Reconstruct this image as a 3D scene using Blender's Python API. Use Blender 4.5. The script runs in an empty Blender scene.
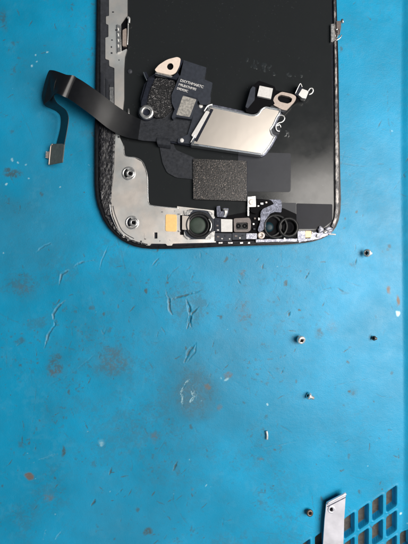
import bpy, bmesh, math, random
import numpy as np
from mathutils import Vector, Matrix
from mathutils.geometry import delaunay_2d_cdt
rad = math.radians
random.seed(7)
S = 0.001            # everything is laid out in millimetres, the scene is in metres
H = 125.0            # camera height above the mat, mm
K = 0.3              # mm per photo pixel on the mat
C = bpy.context.scene.collection
sc = bpy.context.scene

# ------------------------------------------------------------------ camera
cam = bpy.data.cameras.new('camera')
cam.sensor_fit = 'VERTICAL'
cam.angle = 2 * math.atan(272 * K / H)
cam.clip_start = 0.005; cam.clip_end = 20
co = bpy.data.objects.new('camera', cam); C.objects.link(co)
co.location = (0, 0, H * S)
sc.camera = co

# ------------------------------------------------------------------ room light
w = bpy.data.worlds.new('World'); sc.world = w; w.use_nodes = True
bg = w.node_tree.nodes['Background']
bg.inputs[0].default_value = (0.50, 0.66, 0.80, 1); bg.inputs[1].default_value = 0.085

def area(name, loc, target, sx, sy, power, col):
    l = bpy.data.lights.new(name, 'AREA'); l.shape = 'RECTANGLE'; l.size = sx * S; l.size_y = sy * S
    l.energy = power; l.color = col
    o = bpy.data.objects.new(name, l); C.objects.link(o)
    o.location = Vector(loc) * S
    d = Vector(target) * S - o.location
    o.rotation_euler = d.to_track_quat('-Z', 'Y').to_euler()
    return o
area('window_light', (212, 4, 290), (70, -6, 0), 225, 262, 2.75, (1.0, 0.95, 0.89))
area('fill_light', (-80, -480, 340), (0, 0, 0), 260, 160, 0.35, (0.86, 0.94, 1.0))  # added soft fill with no seen source, kept out of the backing's reflections

sc.view_settings.view_transform = 'Standard'
sc.view_settings.look = 'None'
sc.view_settings.exposure = 0.0
sc.view_settings.gamma = 1
sc.render.engine = 'CYCLES'

# ------------------------------------------------------------------ helpers
def W(px, py, z=0.0):
    """photo measurement -> millimetres, for a point z mm above the mat"""
    f = (H - z) / H
    return ((px - 204) * K * f, (272 - py) * K * f)
def W3(px, py, z): x, y = W(px, py, z); return Vector((x, y, z))

def tag(o, label=None, cat=None, group=None, kind=None):
    if label: o['label'] = label
    if cat: o['category'] = cat
    if group: o['group'] = group
    if kind: o['kind'] = kind
    return o
def empty(name, loc):
    o = bpy.data.objects.new(name, None); C.objects.link(o); o.location = Vector(loc) * S
    o.empty_display_size = 0.002
    return o
def root_of(p):
    v = Vector((0, 0, 0))
    while p is not None:
        v += p.location; p = p.parent
    return v
def finish(name, bm, mat, parent=None, smooth=False, origin=None):
    """bmesh in world mm -> one linked object; its origin sits on its parent's (or at 'origin')"""
    me = bpy.data.meshes.new(name)
    base = root_of(parent) if parent is not None else (Vector(origin) * S if origin else Vector((0, 0, 0)))
    for v in bm.verts: v.co = v.co * S - base
    bm.normal_update()
    bm.to_mesh(me); bm.free()
    o = bpy.data.objects.new(name, me); C.objects.link(o)
    if parent is not None: o.parent = parent
    else: o.location = base
    for m in (mat if isinstance(mat, (list, tuple)) else [mat]): me.materials.append(m)
    if smooth:
        for p in me.polygons: p.use_smooth = True
    return o

def rnd(pts, r, n=5):
    """round the corners of a 2D polygon; r a number or one per corner"""
    out = []; N = len(pts)
    for i in range(N):
        p = Vector(pts[i]); a = Vector(pts[i - 1]); b = Vector(pts[(i + 1) % N])
        rr = r[i] if isinstance(r, (list, tuple)) else r
        da = (a - p); db = (b - p)
        t = min(rr, da.length * .48, db.length * .48)
        if t < 1e-4: out.append(tuple(p)); continue
        s = p + da.normalized() * t; e = p + db.normalized() * t
        for k in range(n + 1):
            u = k / n
            out.append(tuple(s * (1 - u) ** 2 + p * 2 * u * (1 - u) + e * u * u))
    return out
def circ(cx, cy, r, n=32, ry=None, rot=0):
    ry = ry or r; c, s = math.cos(rot), math.sin(rot)
    return [(cx + r * math.cos(t) * c - ry * math.sin(t) * s, cy + r * math.cos(t) * s + ry * math.sin(t) * c)
            for t in [2 * math.pi * k / n for k in range(n)]]
def jag(pts, amp, step, seed=0):
    """worn outline: subdivide and wobble"""
    rg = random.Random(seed); out = []
    for i in range(len(pts)):
        a = Vector(pts[i]); b = Vector(pts[(i + 1) % len(pts)]); n = max(1, int((b - a).length / step))
        for k in range(n):
            p = a.lerp(b, k / n); out.append((p.x + rg.uniform(-amp, amp), p.y + rg.uniform(-amp, amp)))
    return out

def plate_bm(outer, z0, z1, holes=(), bev=0.0, seg=2, bm=None, zf=None):
    """extruded plate with holes; outlines are in mm. zf(x,y) optional extra height"""
    verts = []; edges = []
    for loop in [outer] + list(holes):
        st = len(verts); n = len(loop)
        verts += [Vector((p[0], p[1])) for p in loop]
        edges += [(st + i, st + (i + 1) % n) for i in range(n)]
    vs, es, fs, ov, oe, of = delaunay_2d_cdt(verts, edges, [], 0, 1e-5)
    def inside(pt, poly):
        c = False; x, y = pt; j = len(poly) - 1
        for i in range(len(poly)):
            xi, yi = poly[i][0], poly[i][1]; xj, yj = poly[j][0], poly[j][1]
            if (yi > y) != (yj > y) and x < (xj - xi) * (y - yi) / (yj - yi) + xi: c = not c
            j = i
        return c
    tmp = bmesh.new()
    bv = [tmp.verts.new((v.x, v.y, z1)) for v in vs]
    for f in fs:
        c = sum((vs[i] for i in f), Vector((0, 0))) / len(f)
        if inside(c, outer) and not any(inside(c, h) for h in holes):
            try: tmp.faces.new([bv[i] for i in f])
            except ValueError: pass
    for v in [v for v in tmp.verts if not v.link_faces]: tmp.verts.remove(v)
    bmesh.ops.recalc_face_normals(tmp, faces=tmp.faces)
    if tmp.faces and sum(f.normal.z for f in tmp.faces) < 0: bmesh.ops.reverse_faces(tmp, faces=tmp.faces)
    top = list(tmp.faces)
    r = bmesh.ops.extrude_face_region(tmp, geom=top)
    # the extruded copy becomes the top, the originals the bottom
    newv = [g for g in r['geom'] if isinstance(g, bmesh.types.BMVert)]
    old = [v for v in tmp.verts if v not in set(newv)]
    for v in old: v.co.z = z0
    bmesh.ops.recalc_face_normals(tmp, faces=tmp.faces)
    if bev > 0:
        ed = []
        for e in tmp.edges:
            if len(e.link_faces) == 2 and e.verts[0].co.z > z1 - 1e-4 and e.verts[1].co.z > z1 - 1e-4:
                n1, n2 = e.link_faces[0].normal, e.link_faces[1].normal
                if n1.dot(n2) < .5: ed.append(e)
        bmesh.ops.bevel(tmp, geom=ed, offset=bev, segments=seg, affect='EDGES', clamp_overlap=True)
    if zf:
        for v in tmp.verts: v.co.z += zf(v.co.x, v.co.y)
    if bm is None: return tmp
    me = bpy.data.meshes.new('tmp'); tmp.to_mesh(me); tmp.free(); bm.from_mesh(me); bpy.data.meshes.remove(me)
    return bm
def P(pts, z): return [W(p[0], p[1], z) for p in pts]
def plate(name, pts, z0, z1, mat, parent, r=0, holes=(), bev=0.05, seg=2, zf=None, smooth=False):
    """outline (and holes) given in photo pixels, read at the height z1 of the top face"""
    if r: pts = rnd(pts, r)
    bm = plate_bm(P(pts, z1), z0, z1, [P(h, z1) for h in holes], bev, seg, None, zf)
    return finish(name, bm, mat, parent, smooth)
def merge(*bms):
    out = bmesh.new()
    for b in bms:
        me = bpy.data.meshes.new('tmp'); b.to_mesh(me); b.free(); out.from_mesh(me); bpy.data.meshes.remove(me)
    return out
def lathe_bm(prof, c, axis=(0, 0, 1), n=32):
    """profile [(r, h)...] turned round an axis through c"""
    q = Vector(axis).normalized().to_track_quat('Z', 'Y'); c = Vector(c)
    bm = bmesh.new(); rings = []
    for r, h in prof:
        if r < 1e-6: rings.append([bm.verts.new(c + q @ Vector((0, 0, h)))])
        else: rings.append([bm.verts.new(c + q @ Vector((r * math.cos(t), r * math.sin(t), h))) for t in [2 * math.pi * k / n for k in range(n)]])
    for a, b in zip(rings, rings[1:]):
        for k in range(n):
            k2 = (k + 1) % n
            if len(a) == 1 and len(b) == 1: continue
            if len(a) == 1: bm.faces.new((a[0], b[k], b[k2]))
            elif len(b) == 1: bm.faces.new((a[k], a[k2], b[0]))
            else: bm.faces.new((a[k], a[k2], b[k2], b[k]))
    bmesh.ops.recalc_face_normals(bm, faces=bm.faces)
    return bm
def catmull(pts, n=6):
    pts = [Vector(p) for p in pts]; out = []
    for i in range(len(pts) - 1):
        p0 = pts[max(i - 1, 0)]; p1 = pts[i]; p2 = pts[i + 1]; p3 = pts[min(i + 2, len(pts) - 1)]
        for k in range(n):
            t = k / n
            out.append(.5 * ((2 * p1) + (p2 - p0) * t + (2 * p0 - 5 * p1 + 4 * p2 - p3) * t * t + (3 * p1 - p0 - 3 * p2 + p3) * t ** 3))
    out.append(pts[-1]); return out
def tube_bm(pts, r, n=10, sm=5, closed=False):
    pts = catmull(pts, sm) if sm else [Vector(p) for p in pts]
    bm = bmesh.new(); rings = []
    for i, p in enumerate(pts):
        d = (pts[min(i + 1, len(pts) - 1)] - pts[max(i - 1, 0)]).normalized()
        u = d.cross(Vector((0, 0, 1)));
        if u.length < 1e-3: u = Vector((1, 0, 0))
        u.normalize(); v = d.cross(u)
        rings.append([bm.verts.new(p + (u * math.cos(t) + v * math.sin(t)) * r) for t in [2 * math.pi * k / n for k in range(n)]])
    for a, b in zip(rings, rings[1:]):
        for k in range(n): bm.faces.new((a[k], a[(k + 1) % n], b[(k + 1) % n], b[k]))
    bm.faces.new(rings[0]); bm.faces.new(rings[-1])
    bmesh.ops.recalc_face_normals(bm, faces=bm.faces)
    return bm
def ribbon_bm(L, R, th=0.16, sub=8, cross=4, crown=0.0):
    """thin flexible strip between two 3D edge lines"""
    L = catmull(L, sub); R = catmull(R, sub); bm = bmesh.new(); top = []; bot = []
    N = len(L)
    for i in range(N):
        d = (L[min(i + 1, N - 1)] + R[min(i + 1, N - 1)] - L[max(i - 1, 0)] - R[max(i - 1, 0)])
        nrm = (R[i] - L[i]).cross(d).normalized()
        if nrm.length < .5: nrm = Vector((0, 0, 1))
        a = []; b = []
        for k in range(cross + 1):
            u = k / cross; p = L[i].lerp(R[i], u) + nrm * crown * (1 - (2 * u - 1) ** 2)
            a.append(bm.verts.new(p + nrm * th / 2)); b.append(bm.verts.new(p - nrm * th / 2))
        top.append(a); bot.append(b)
    for i in range(N - 1):
        for k in range(cross):
            bm.faces.new((top[i][k], top[i][k + 1], top[i + 1][k + 1], top[i + 1][k]))
            bm.faces.new((bot[i][k], bot[i + 1][k], bot[i + 1][k + 1], bot[i][k + 1]))
        for k in (0, cross):
            bm.faces.new((top[i][k], top[i + 1][k], bot[i + 1][k], bot[i][k]))
    for i in (0, N - 1):
        for k in range(cross): bm.faces.new((top[i][k], top[i][k + 1], bot[i][k + 1], bot[i][k]))
    bmesh.ops.recalc_face_normals(bm, faces=bm.faces)
    for e in bm.edges:
        if len(e.link_faces) == 2 and e.link_faces[0].normal.dot(e.link_faces[1].normal) < .5: e.smooth = False
    return bm

# ------------------------------------------------------------------ procedural noise in numpy
_T = {}
def vnoise(x, y, scale, seed):
    if seed not in _T: _T[seed] = np.random.RandomState(seed).rand(256, 256)
    T = _T[seed]
    fx = x / scale + 1000.3; fy = y / scale + 1000.7
    ix = np.floor(fx).astype(int); iy = np.floor(fy).astype(int); u = fx - ix; v = fy - iy
    u = u * u * (3 - 2 * u); v = v * v * (3 - 2 * v)
    g = lambda a, b: T[a & 255, b & 255]
    return (g(ix, iy) * (1 - u) + g(ix + 1, iy) * u) * (1 - v) + (g(ix, iy + 1) * (1 - u) + g(ix + 1, iy + 1) * u) * v
def fbm(x, y, scale, seed, oct=4):
    s = 0; a = 1; t = 0
    for o in range(oct): s = s + a * vnoise(x, y, scale / 2 ** o, seed + o * 17); t += a; a *= .55
    return s / t
def sst(a, b, x): t = np.clip((x - a) / (b - a), 0, 1); return t * t * (3 - 2 * t)

# ------------------------------------------------------------------ materials
def mat(name, col, rough=.5, metal=0., var=.0, vscale=.5, bump=.0, bscale=.2, rvar=0., spec=.5, coat=0., col2=None, thr=None, stretch=None, detail=5, coat_r=.1):
    """procedural surface; vscale / bscale = size of the variation in mm, bump = its height in mm"""
    m = bpy.data.materials.new(name); m.use_nodes = True; nt = m.node_tree; N = nt.nodes; Lk = nt.links
    b = N['Principled BSDF']
    b.inputs['Base Color'].default_value = (*col, 1); b.inputs['Roughness'].default_value = rough
    b.inputs['Metallic'].default_value = metal; b.inputs['Specular IOR Level'].default_value = spec
    b.inputs['Coat Weight'].default_value = coat; b.inputs['Coat Roughness'].default_value = coat_r
    tc = N.new('ShaderNodeTexCoord')
    mp = N.new('ShaderNodeMapping'); Lk.new(tc.outputs['Object'], mp.inputs[0])
    s3 = stretch or (1, 1, 1)
    mp.inputs['Scale'].default_value = tuple(1000 * q for q in s3)
    def noise(sz, det=detail):
        n = N.new('ShaderNodeTexNoise'); n.inputs['Scale'].default_value = 1 / sz; n.inputs['Detail'].default_value = det
        n.inputs['Roughness'].default_value = .6
        Lk.new(mp.outputs[0], n.inputs['Vector']); return n
    if var or col2:
        n = noise(vscale)
        r = N.new('ShaderNodeValToRGB'); Lk.new(n.outputs['Fac'], r.inputs[0])
        lo, hi = thr or (.3, .7)
        r.color_ramp.elements[0].position = lo; r.color_ramp.elements[1].position = hi
        if col2 is None:
            r.color_ramp.elements[0].color = (*[c * (1 - var) for c in col], 1)
            r.color_ramp.elements[1].color = (*[min(1, c * (1 + var)) for c in col], 1)
        else:
            r.color_ramp.elements[0].color = (*col, 1); r.color_ramp.elements[1].color = (*col2, 1)
        Lk.new(r.outputs[0], b.inputs['Base Color'])
    if rvar:
        n = noise(vscale * 1.7); r = N.new('ShaderNodeMapRange'); Lk.new(n.outputs['Fac'], r.inputs[0])
        r.inputs['From Min'].default_value = .3; r.inputs['From Max'].default_value = .7
        r.inputs['To Min'].default_value = max(.02, rough - rvar); r.inputs['To Max'].default_value = min(1, rough + rvar)
        Lk.new(r.outputs[0], b.inputs['Roughness'])
    if bump:
        n = noise(bscale, 4); bp = N.new('ShaderNodeBump'); Lk.new(n.outputs['Fac'], bp.inputs['Height'])
        bp.inputs['Distance'].default_value = bump * S * 2; bp.inputs['Strength'].default_value = 1
        Lk.new(bp.outputs[0], b.inputs['Normal'])
    return m

M = {}
M['bezel'] = mat('bezel_black', (.008, .009, .011), .32, var=.3, vscale=1, bump=.004, bscale=.5, rvar=.1, spec=.22)
M['gasket'] = mat('gasket_charcoal', (.028, .030, .036), .5, var=.25, vscale=1.2, bump=.01, bscale=.4, spec=.22)
M['glue'] = mat('old_adhesive', (.009, .009, .011), .30, col2=(.20, .20, .22), thr=(.55, .74), vscale=.28, bump=.04, bscale=.25, detail=8, stretch=(1.6, .32, 1))
M['plate'] = mat('brushed_midplate', (.74, .68, .63), .38, metal=.7, col2=(.58, .60, .60), thr=(.35, .65), vscale=7, bump=.006, bscale=.18, rvar=.10)
M['tin'] = mat('bright_tin', (.66, .65, .64), .3, metal=.9, var=.2, vscale=.5, bump=.006, bscale=.3, rvar=.1)
M['shield'] = mat('shield_plate', (.80, .73, .66), .33, metal=.9, var=.02, vscale=5, bump=.05, bscale=26, detail=1)
M['rim'] = mat('polished_rim', (.80, .81, .83), .2, metal=.95, bump=.003, bscale=.5)
M['gold'] = mat('pale_gold_lug', (.86, .72, .62), .4, metal=.35, var=.08, vscale=.8, bump=.004, bscale=.3)
M['goldpad'] = mat('gold_contact', (.80, .50, .20), .45, metal=.35, var=.08, vscale=.6)
M['slate'] = mat('slate_plastic', (.026, .030, .040), .42, var=.2, vscale=1, bump=.006, bscale=.18, spec=.22)
M['navy'] = mat('dark_plastic', (.012, .014, .022), .38, var=.3, vscale=.7, bump=.006, bscale=.3, spec=.22)
M['flex'] = mat('black_flex', (.006, .0065, .008), .36, var=.15, vscale=1.5, bump=.003, bscale=2, rvar=.02, spec=.3)
M['flexgrey'] = mat('grey_flex', (.024, .026, .031), .36, var=.3, vscale=.8, bump=.012, bscale=.8, rvar=.1, spec=.22)
M['foam'] = mat('foam_with_glints', (.007, .007, .008), .30, col2=(.28, .27, .27), thr=(.57, .72), vscale=.30, bump=.04, bscale=.24, detail=3)  # pale specks paint lamp glints into the dark foam colour
M['foam2'] = mat('film_with_glints', (.006, .005, .005), .24, col2=(.30, .25, .22), thr=(.58, .72), vscale=.36, bump=.05, bscale=.32, detail=4, rvar=.1)  # warm pale specks are lamp glints put into the colour
M['label'] = mat('grey_label', (.30, .285, .26), .6, col2=(.16, .155, .145), thr=(.4, .6), vscale=.7, bump=.01)
M['ink'] = mat('white_print', (.50, .49, .48), .6)
M['white'] = mat('white_plastic', (.50, .49, .48), .45, var=.10, vscale=.8, bump=.01, bscale=.5)
M['lilac'] = mat('worn_silver_film', (.20, .205, .26), .45, metal=.4, col2=(.42, .43, .48), thr=(.42, .6), vscale=.6, bump=.04, bscale=.35)
M['orange'] = mat('amber_contact', (.85, .50, .25), .45, metal=.2, var=.08, vscale=.6)
M['purple'] = mat('blue_grey_bracket', (.055, .06, .085), .33, metal=.4, col2=(.14, .15, .20), thr=(.45, .65), vscale=.7, bump=.03, bscale=.4)
M['rubber'] = mat('black_rubber', (.016, .016, .017), .36, var=.3, vscale=.6, bump=.01, bscale=.4, spec=.22)
M['void'] = mat('cavity_black', (.003, .003, .004), .6, spec=.05)  # near-black paints the dark of holes and hollows; some black parts share it
M['lens'] = mat('green_black_glass', (.024, .036, .028), .6, var=.2, vscale=2, spec=.3)
M['teal'] = mat('teal_glass', (.003, .018, .026), .4, spec=.2)
M['brown'] = mat('brown_ceramic', (.11, .09, .085), .45, var=.25, vscale=.6)
M['copper'] = mat('coppery_grey', (.42, .35, .31), .4, metal=.5, var=.12, vscale=.6)
M['screw'] = mat('nickel_screw', (.76, .75, .73), .34, metal=.75, bump=.004, bscale=.3)
M['screwdk'] = mat('dull_screw', (.10, .095, .09), .4, metal=.7, var=.2, vscale=.4)
M['screwbr'] = mat('brown_screw', (.10, .08, .07), .45, metal=.6, var=.2, vscale=.4)
M['strip'] = mat('steel_strip', (.78, .77, .84), .36, metal=.65, var=.05, vscale=3, bump=.002, bscale=.6, rvar=.06)
M['bench'] = mat('bench_dirt', (.12, .095, .08), .75, var=.5, vscale=3, bump=.05, bscale=1)
M['ribcon'] = mat('connector_grey', (.09, .105, .10), .5, var=.2, vscale=1.2, bump=.01, bscale=.3)
M['gaskgrey'] = mat('film_step', (.022, .024, .030), .42, var=.1, vscale=3, bump=.004, bscale=.6, spec=.22)

M['darkfilm'] = mat('dark_film', (.006, .007, .012), .2, var=.2, vscale=3, bump=.003, bscale=3, spec=.06)
def panel_mat():
    m = mat('black_backing', (.0075, .0095, .0115), .16, bump=.004, bscale=3.5, spec=.33)
    nt = m.node_tree; N = nt.nodes; Lk = nt.links; b = N['Principled BSDF']
    tc = N.new('ShaderNodeTexCoord')
    mp = N.new('ShaderNodeMapping'); mp.inputs['Scale'].default_value = (1000,) * 3; Lk.new(tc.outputs['Object'], mp.inputs[0])
    def noi(s, d=3, r=.6):
        n = N.new('ShaderNodeTexNoise'); n.inputs['Scale'].default_value = s; n.inputs['Detail'].default_value = d; n.inputs['Roughness'].default_value = r
        Lk.new(mp.outputs[0], n.inputs['Vector']); return n
    # dust motes gathered in patches, plus broad finger smears that change the gloss
    d1 = noi(1.7, 2); r1 = N.new('ShaderNodeMapRange'); Lk.new(d1.outputs['Fac'], r1.inputs[0]); r1.inputs['From Min'].default_value = .66; r1.inputs['From Max'].default_value = .76
    d2 = noi(.09, 3); r2 = N.new('ShaderNodeMapRange'); Lk.new(d2.outputs['Fac'], r2.inputs[0]); r2.inputs['From Min'].default_value = .45; r2.inputs['From Max'].default_value = .62
    mu = N.new('ShaderNodeMath'); mu.operation = 'MULTIPLY'; Lk.new(r1.outputs[0], mu.inputs[0]); Lk.new(r2.outputs[0], mu.inputs[1])
    mu2 = N.new('ShaderNodeMath'); mu2.operation = 'MULTIPLY'; mu2.inputs[1].default_value = .25; Lk.new(mu.outputs[0], mu2.inputs[0])
    mx = N.new('ShaderNodeMix'); mx.data_type = 'RGBA'; mx.inputs['A'].default_value = (.014, .0155, .0165, 1); mx.inputs['B'].default_value = (.10, .11, .12, 1)
    Lk.new(mu2.outputs[0], mx.inputs['Factor']); Lk.new(mx.outputs['Result'], b.inputs['Base Color'])
    sm = noi(.12, 5, .7); r3 = N.new('ShaderNodeMapRange'); Lk.new(sm.outputs['Fac'], r3.inputs[0])
    r3.inputs['From Min'].default_value = .35; r3.inputs['From Max'].default_value = .7; r3.inputs['To Min'].default_value = .13; r3.inputs['To Max'].default_value = .22
    Lk.new(r3.outputs[0], b.inputs['Roughness'])
    return m
M['panel'] = panel_mat()

def mat_mat():
    """blue silicone; the wear masks are point data of the mesh: R grime and cut shade, G rust, B pale scuff and lit cut edges, A cut-open"""
    m = bpy.data.materials.new('blue_silicone'); m.use_nodes = True; nt = m.node_tree; N = nt.nodes; Lk = nt.links
    b = N['Principled BSDF']
    tc = N.new('ShaderNodeTexCoord'); mp = N.new('ShaderNodeMapping'); mp.inputs['Scale'].default_value = (1000,) * 3
    Lk.new(tc.outputs['Object'], mp.inputs[0])
    def noi(sz, d=4, r=.6):
        n = N.new('ShaderNodeTexNoise'); n.inputs['Scale'].default_value = 1 / sz; n.inputs['Detail'].default_value = d; n.inputs['Roughness'].default_value = r
        Lk.new(mp.outputs[0], n.inputs['Vector']); return n
    def mix(fac, A, B):
        x = N.new('ShaderNodeMix'); x.data_type = 'RGBA'
        if isinstance(A, tuple): x.inputs['A'].default_value = (*A, 1)
        else: Lk.new(A, x.inputs['A'])
        x.inputs['B'].default_value = (*B, 1); Lk.new(fac, x.inputs['Factor']); return x.outputs['Result']
    def rng(src, a, bb, c=0., d=1.):
        r = N.new('ShaderNodeMapRange'); Lk.new(src, r.inputs[0])
        r.inputs['From Min'].default_value = a; r.inputs['From Max'].default_value = bb; r.inputs['To Min'].default_value = c; r.inputs['To Max'].default_value = d
        return r.outputs[0]
    att = N.new('ShaderNodeAttribute'); att.attribute_name = 'wear_shade'
    sep = N.new('ShaderNodeSeparateColor'); Lk.new(att.outputs['Color'], sep.inputs[0])
    c = mix(rng(noi(28, 3).outputs['Fac'], .35, .65), (.001, .190, .340), (.002, .262, .475))
    c = mix(rng(noi(.22, 4, .7).outputs['Fac'], .45, .75, 0, .45), c, (.012, .16, .27))
    c = mix(rng(noi(3.5, 6, .7).outputs['Fac'], .5, .8, 0, .4), c, (.022, .20, .34))
    c = mix(rng(noi(.5, 3).outputs['Fac'], .62, .78, 0, .12), c, (.04, .30, .48))
    c = mix(sep.outputs[0], c, (.050, .066, .060))
    c = mix(sep.outputs[1], c, (.13, .092, .066))
    c = mix(sep.outputs[2], c, (.42, .62, .66))
    c = mix(att.outputs['Alpha'], c, (.085, .075, .062))
    c2 = rng(noi(1.1, 4).outputs['Fac'], .4, .7, 0, 1)
    mm = N.new('ShaderNodeMath'); mm.operation = 'MULTIPLY'; Lk.new(att.outputs['Alpha'], mm.inputs[0]); Lk.new(c2, mm.inputs[1])
    c = mix(mm.outputs[0], c, (.05, .045, .045))
    Lk.new(c, b.inputs['Base Color'])
    Lk.new(rng(noi(6, 5, .7).outputs['Fac'], .3, .7, .36, .52), b.inputs['Roughness'])
    b.inputs['Specular IOR Level'].default_value = .34
    b1 = N.new('ShaderNodeBump'); b1.inputs['Distance'].default_value = .00005; Lk.new(noi(.4, 5, .7).outputs['Fac'], b1.inputs['Height'])
    b2 = N.new('ShaderNodeBump'); b2.inputs['Distance'].default_value = .00016; Lk.new(noi(9, 3).outputs['Fac'], b2.inputs['Height']); Lk.new(b1.outputs[0], b2.inputs['Normal'])
    Lk.new(b2.outputs[0], b.inputs['Normal'])
    return m

# ------------------------------------------------------------------ the mat: a height field with slots, cuts and stains
def axis(a, b, step, far):
    core = list(np.arange(a, b, step)); lo = []; hi = []; d = step; x = a
    while x > -far: d *= 1.25; x -= d; lo.append(x)
    x = core[-1]; d = step
    while x < far: d *= 1.25; x += d; hi.append(x)
    return np.array(lo[::-1] + core + hi)
def build_mat():
    xs = axis(-66, 68, .2, 420); ys = axis(-88, 86, .2, 420)
    X, Y = np.meshgrid(xs, ys); px = X / K + 204; py = 272 - Y / K          # photo pixels at mat level
    Z = np.zeros_like(X); G = np.zeros_like(X); Ru = np.zeros_like(X); Pa = np.zeros_like(X); Cu = np.zeros_like(X)
    core = (np.abs(X) < 75) & (np.abs(Y) < 95)
    wobx = (fbm(px, py, 9, 3, 3) - .5) * 7; woby = (fbm(px, py, 9, 33, 3) - .5) * 7
    fine = fbm(px, py, 4, 77, 4); grit = .45 * fbm(px, py, 6, 78, 3) + .55 * fbm(px + .6 * py, py - .5 * px, 1.7, 79, 3)
    qx, qy = px + wobx, py + woby
    jx = (fbm(px, py, 3, 51, 2) - .5) * .9; jy = (fbm(px, py, 3, 53, 2) - .5) * .9; brk_ = fbm(px, py, 6, 57, 3)
    # hollows and swells of an old soft mat
    Z += (fbm(X, Y, 34, 5, 2) - .5) * .5 * core + (fbm(X, Y, 1.2, 8, 3) - .5) * .016 * core
    def seg_d(pts, x, y):
        d = np.full(x.shape, 1e9); 
        for (ax, ay), (bx, by) in zip(pts, pts[1:]):
            dx, dy = bx - ax, by - ay; t = np.clip(((x - ax) * dx + (y - ay) * dy) / (dx * dx + dy * dy + 1e-9), 0, 1)
            d = np.minimum(d, np.hypot(x - ax - t * dx, y - ay - t * dy))
        return d
    def win(pts, m):
        a = np.array(pts); return np.ix_((ys < (272 - a[:, 1].min() + m) * K) & (ys > (272 - a[:, 1].max() - m) * K),
                                        (xs > (a[:, 0].min() - 204 - m) * K) & (xs < (a[:, 0].max() - 204 + m) * K))
    def cut(pts, wd=1.1, depth=.35, lip=.12, dark=.6, pale=.15, wob=.25):
        wd *= .62; w_ = win(pts, 12); x = px[w_] + wobx[w_] * wob + jx[w_]; y = py[w_] + woby[w_] * wob + jy[w_]
        dark = min(1, dark * 1.25 + .12); pale *= .35 if pale < .7 else .8; k_ = .25 + .75 * sst(.28, .52, brk_[w_]); d = seg_d(pts, x, y) + (1 - k_) * .9
        ln = sum(math.dist(a, b) for a, b in zip(pts, pts[1:])); e0 = np.minimum(np.hypot(x - pts[0][0], y - pts[0][1]), np.hypot(x - pts[-1][0], y - pts[-1][1]))
        d = d / ((.3 + .7 * sst(0, min(8, ln * .5), e0)) * (.6 + .8 * brk_[w_])); k_ = k_ * (.5 + .5 * sst(0, min(6, ln * .4), e0))
        Z[w_] += (-depth * .8 * np.exp(-(d / wd) ** 2) + lip * .45 * np.exp(-((d - 1.8 * wd) / wd) ** 2) * sst(-.4, .5, fbm(px[w_], py[w_], 7, 91, 2) - .45)) * k_
        G[w_] = np.maximum(G[w_], dark * np.exp(-(d / (wd * 1.25)) ** 2) * sst(.2, .45, fine[w_]))  # the groove's dark shade is painted into the grime mask
        Pa[w_] = np.maximum(Pa[w_], pale * np.exp(-((d - 1.6 * wd) / (.6 * wd)) ** 2) * sst(.4, .6, fine[w_]))  # pale scratches, and the light edge of cuts painted beside the groove
    def stain(cx, cy, rx, ry, amt, ch='g', soft=.9, brk=.55, rot=0):
        m = max(rx, ry) * 1.8 + 4; w_ = win([(cx - m, cy - m), (cx + m, cy + m)], 0)
        dx = qx[w_] - cx; dy = qy[w_] - cy; c_, s_ = math.cos(rot), math.sin(rot)
        d = np.hypot((dx * c_ + dy * s_) / rx, (-dx * s_ + dy * c_) / ry)
        e_ = 1 - sst(1 - soft, 1 + soft * .6, d); v = min(1, amt * 1.2) * np.minimum(1, e_ * 1.3) * (1 - brk + brk * sst(.62 - .25 * e_, .80 - .25 * e_, grit[w_]))
        A = {'g': G, 'r': Ru, 'p': Pa}[ch]; A[w_] = np.maximum(A[w_], v)
    # --- the cuts and gouges
    cut([(34, 254), (45, 246), (51.5, 243.7), (55, 250.6)], 1.0, .3, .14, .3, .25)
    cut([(60, 285), (62, 274.6), (72, 268), (82, 262.6), (94.4, 260)], 1.1, .35, .16, .45, .3)
    cut([(99.5, 269.5), (104, 256), (109, 245)], .7, .18, .08, .3, .1)
    cut([(65, 300), (58, 308), (53, 314), (55, 324), (49, 335), (44.6, 348)], 1.2, .35, .16, .45, .3)
    cut([(7, 351), (24, 341.5)], .8, .2, .08, .45, .2)
    cut([(100, 327), (104, 334), (107, 327)], .6, .15, .05, .4, 0)
    cut([(166, 290), (169, 298), (170, 310), (173, 316)], 1.2, .45, .2, .8, .2)
    cut([(171, 299), (184, 296), (194, 292), (202, 290)], 1.1, .35, .15, .7, .15)
    cut([(186, 299), (189, 308), (190, 318), (187, 328)], 1.5, .6, .22, 1, .1)
    cut([(199, 307), (192, 313), (190, 320), (192, 329)], 1.2, .5, .2, 1, .1)
    cut([(196, 343), (189, 352), (184, 362)], 1.9, .3, .14, .6, .1)
    cut([(196, 343), (195, 352), (186, 362)], 1.0, .25, .12, .4, .1)
    cut([(151, 267), (158, 259), (165, 253)], .7, .22, .1, .5, .1)
    cut([(156, 268), (160, 257)], .6, .18, .08, .4, .1)
    cut([(183, 407), (181, 392), (187, 382), (195, 374)], .7, .16, .1, 0, .85)
    cut([(189, 386), (194, 396), (190, 402), (185, 406)], .7, .16, .1, 0, .9)
    cut([(193, 385), (197, 398), (202, 400)], .6, .16, .1, 0, .8)
    cut([(27, 465), (60, 453)], .6, .1, .05, 0, .35)
    cut([(173, 471), (177, 462)], 1.3, .3, .12, .8, .1)
    cut([(222, 521), (242, 518)], .6, .12, .05, .4, 0)
    cut([(223, 517), (223, 527)], .6, .12, .05, .5, 0)
    cut([(241, 321), (250, 315)], 1.0, .15, .05, .6, 0)
    cut([(43, 540), (46, 530)], .7, .15, .1, .1, .5); cut([(55, 540), (60, 534), (62, 530)], .7, .15, .1, .1, .5)
    cut([(109, 476), (111, 468)], .9, .2, .08, .7, 0); cut([(91, 506), (95, 500)], 1.5, .3, .1, .9, 0)
    cut([(116, 495), (124, 488)], .9, .2, .08, .8, 0)
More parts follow.
